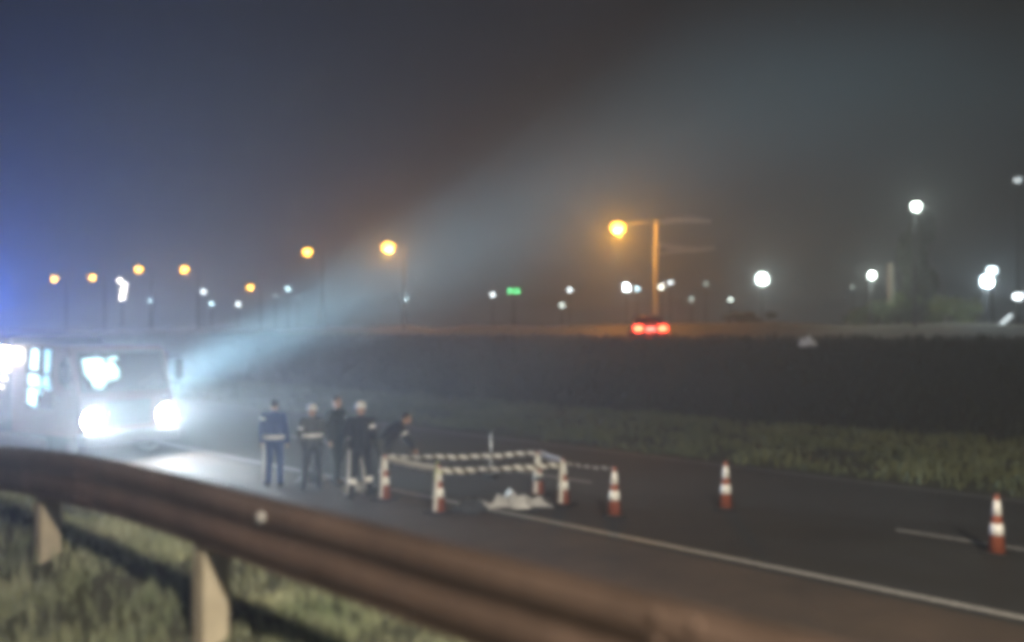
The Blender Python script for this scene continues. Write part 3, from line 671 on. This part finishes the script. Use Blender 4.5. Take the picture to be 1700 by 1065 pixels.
far_lamp('flood_light', 53.12, 20.52, 10.18, 3, 'high white lamp alone in the dark sky at right', WG, 9, .24, 'bright floodlights', 250, 1)
fb = far_lamp('flood_light', 56.0, 17.66, 5.91, 3.35, 'bright bluish floodlight near the right edge', (.72, .93, 1.0), 9, .32, 'bright floodlights', 500, 1)
lamp('flood_beam', 'SPOT', fb, (0, -.40, 2.56), 4500, (.82, .97, 1.0), .2, Matrix.Rotation(R(44.81), 3, 'Z') @ Vector((2.9, 2.9, -1.5)), 62, .8)
far_lamp(FL, 71.39, 22.11, 7.53, 3, 'smaller white lamp just above the bluish floodlight', (.78, .95, 1.0), 14, .28)
far_lamp(FL, 66.12, 18.89, 5.4, 3, 'white lamp touching the right edge of the picture', WH, 9, .26)
far_lamp(FL, 77.14, 22.04, 14.81, 3, 'dim lamp high up at the right edge', WH, .8, .30)
# green pair on one pole
gp = thing('signal_lights', 'pair of small green signal lights side by side', 'signal', (84.74, 84.97, 3.0), R(-44.81))
MB().tube([(0, .1, -.3), (0, .1, 5.6)], [.09, .06], 6).build('pole', POLE, gp)
sb_ = MB().box(-.7, .7, -.02, .12, 5.15, 5.6, .03).build('signal_box', DARKMET, gp)
for s in (-1, 1): MB().ell((s * .45, -.03, 5.36), (.22, .08, .2), 10, 6).build('lens', glow('green_glow', (.12, 1.0, .30), 8), sb_, True)
# leaning tube lamp
tl = thing('tube_lamp', 'short slanted tube lamp low at the right edge', 'lamp', (59.96, 17.96, 3.0), R(-44.81))
MB().tube([(-.45, .08, -.2), (-.45, .08, .55)], .05, 6).build('pole', POLE, tl)
MB().tube([(-.55, .05, .12), (.55, .05, 1.05)], .10, 8).build('holder', DARKMET, tl)
MB().tube([(-.50, -.06, .16), (.50, -.06, 1.00)], .11, 8).build('tube', glow('tube_glow', WH, 1.3), tl, True)

# ------------------------------------------------------------------ column, shrubs, tree, litter beyond the road
co = thing('pale_column', 'pale upright column above the shrubs at right', 'column', (62.17, 25.64, 3.0), R(-44.81))
MB().box(-.17, .17, -.17, .17, -.3, 4.67, .03).build('shaft', mat('pale_concrete', (.62, .60, .50), .7, var=.1, scale=2), co)
MB().box(-.24, .24, -.24, .24, -.3, .35, .03).build('footing', POLE, co)
MB().box(-.55, -.18, -.05, .05, 2.25, 2.40, .02).build('bracket', POLE, co)
def leaves(n, c, r, size, seed, hollow=.3):
    rnd = random.Random(seed); mb = MB()
    clumps = [(Vector((rnd.gauss(0, .45), rnd.gauss(0, .45), rnd.gauss(0, .42))), rnd.uniform(.22, .5)) for _ in range(22)]
    for _ in range(n):
        cc, cr = rnd.choice(clumps); d = Vector((rnd.gauss(0, 1), rnd.gauss(0, 1), rnd.gauss(0, 1))).normalized() * cr * rnd.uniform(hollow, 1)
        p = cc + d; p = Vector((c[0] + p.x * r[0], c[1] + p.y * r[1], c[2] + p.z * r[2]))
        if p.z < .03: p.z = .03 + rnd.random() * .2
        a = Vector((rnd.gauss(0, 1), rnd.gauss(0, 1), rnd.gauss(0, .6))).normalized() * size * rnd.uniform(.6, 1.4); b = a.cross(Vector((rnd.gauss(0, 1), rnd.gauss(0, 1), rnd.gauss(0, 1)))).normalized() * size * .45
        mb.add([p - a, p + b, p + a, p - b], [(0, 1, 2, 3)])
    return mb
def shrub(x, y, gz, w, h, label, m, seed):
    t = thing('shrub', label, 'shrub', (x, y, gz), 0, 'shrubs beyond the upper road')
    leaves(2600, (0, 0, h * .52), (w, w, h * .55), .13, seed).build('foliage', m, t)
    st = MB(); rnd = random.Random(seed)
    for _ in range(5): st.tube([(0, 0, -.1), (rnd.gauss(0, .2), rnd.gauss(0, .2), h * .35), (rnd.gauss(0, w * .4), rnd.gauss(0, w * .4), h * .8)], [.06, .04, .02], 5)
    st.build('stem', BARK, t)
shrub(58.9, 26.1, 3.0, 1.2, 1.6, 'small dim shrub at the left of the pale column', LEAF1, 11)
shrub(58.4, 23.7, 3.0, 1.5, 2.6, 'grey-green shrub below the pale column', LEAF1, 12)
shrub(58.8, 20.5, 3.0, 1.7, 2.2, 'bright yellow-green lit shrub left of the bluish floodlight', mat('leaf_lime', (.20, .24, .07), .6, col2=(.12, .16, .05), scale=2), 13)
shrub(60.8, 36.0, 3.0, 1.6, 1.3, 'low dull shrub on the brown bank right of the pole', LEAF2, 14)
tr = thing('tree', 'tall dark narrow tree between the shrubs under the high white lamp', 'tree', (60.5, 23.1, 3.05))
leaves(7500, (0, 0, 3.9), (1.35, 1.35, 3.3), .17, 21).build('crown', LEAF2, tr)
tt = MB(); tt.tube([(0, 0, -.3), (.05, 0, 3), (0, .1, 6.2)], [.22, .15, .05], 8)
for k in range(7): a = k * 2.4; tt.tube([(0, 0, 1.4 + .6 * k), (math.cos(a) * .5, math.sin(a) * .5, 2.0 + .6 * k), (math.cos(a) * .9, math.sin(a) * .9, 2.6 + .6 * k)], [.08, .05, .02], 5)
tt.build('trunk', BARK, tr)
crumple('plastic_bag', 33.05, 16.9, .75, .45, .42, mat('white_plastic', (.8, .8, .8), .4), 'small white plastic bag lying on the dark embankment', 'bag', 9.0, R(-30))
bpy.data.objects['plastic_bag'].location.z = zt(33.05) + .06

# ------------------------------------------------------------------ car on the upper road
car = thing('car', 'dark car with red tail lights driving away on the upper road', 'car', (38.96, 29.1, 2.34), R(-47))
# local: rear at y = -2.1, front at y = +2.1
lower = [(-2.12, .30), (-2.16, .55), (-2.10, .92), (-1.95, 1.0)]
def ring_at(y, w, z0, z1): return [(-w, y, z0), (-w * 1.0, y, (z0 + z1) * .5), (-w * .93, y, z1), (w * .93, y, z1), (w, y, (z0 + z1) * .5), (w, y, z0)]
MB().rings([ring_at(-2.16, .70, .38, .80), ring_at(-2.10, .82, .28, .98), ring_at(-1.5, .88, .24, 1.02), ring_at(0, .89, .24, .98), ring_at(1.2, .88, .24, .93), ring_at(1.9, .82, .26, .80), ring_at(2.14, .68, .34, .66)]).build('body', CARP, car, True)
MB().rings([ring_at(-2.0, .76, .95, 1.0), ring_at(-1.55, .68, .95, 1.42), ring_at(-.6, .66, .95, 1.50), ring_at(.2, .66, .95, 1.46), ring_at(1.15, .74, .90, .95)]).build('cabin', CARP, car, True)
MB().rings([[(-.60, -1.99, 1.03), (.60, -1.99, 1.03), (.54, -1.60, 1.38), (-.54, -1.60, 1.38)], [(-.60, -2.02, 1.05), (.60, -2.02, 1.05), (.54, -1.63, 1.40), (-.54, -1.63, 1.40)]]).build('rear_window', GLASSD, car)
MB().box(-.84, .84, -2.24, -2.08, .30, .56, .04).build('bumper', RUBBER, car)
RED = glow('tail_glow', (1.0, .055, .02), 22)
for s in (-1, 1):
    MB().box(s * .62 - .20, s * .62 + .20, -2.19, -2.05, .70, .93, .03).build('tail_light', RED, car)
    for yy in (-1.35, 1.35):
        wh = thing('wheel', None, None); wh.parent = car; wh.location = (s * .80, yy, .31); M = Matrix.Rotation(R(90), 4, 'Y')
        MB().lathe([(.19, -.10), (.29, -.10), (.31, -.06), (.31, .06), (.29, .10), (.19, .10)], 18).xf(M).build('tyre', RUBBER, wh, True)
        MB().lathe([(.03, -.08), (.18, -.09), (.19, .09), (.03, .08)], 14).xf(M).build('rim', CHROME, wh)
MB().box(-.24, .24, -2.20, -2.17, .72, .84, .005).build('number_plate', glow('plate_glow', (1, .75, .8), .8), car)
lamp('tail_light_glow', 'POINT', car, (0, -2.6, .85), 160, (1.0, .06, .02), .3)

# ------------------------------------------------------------------ haze
hz = MB().box(-90, 490, -130, 490, -1.2, 15.8).build('haze', None)
hm = bpy.data.materials.new('haze_air'); hm.use_nodes = True; n = hm.node_tree; n.nodes.clear()
ov = n.nodes.new('ShaderNodeOutputMaterial'); pv = n.nodes.new('ShaderNodeVolumePrincipled')
pv.inputs['Color'].default_value = (.92, .95, 1.0, 1); pv.inputs['Density'].default_value = HAZE_DENSITY; pv.inputs['Anisotropy'].default_value = 0.6
n.links.new(pv.outputs[0], ov.inputs['Volume']); hz.data.materials.append(hm)
tag(hz, 'thin night haze hanging over the whole place', 'haze', kind='stuff')
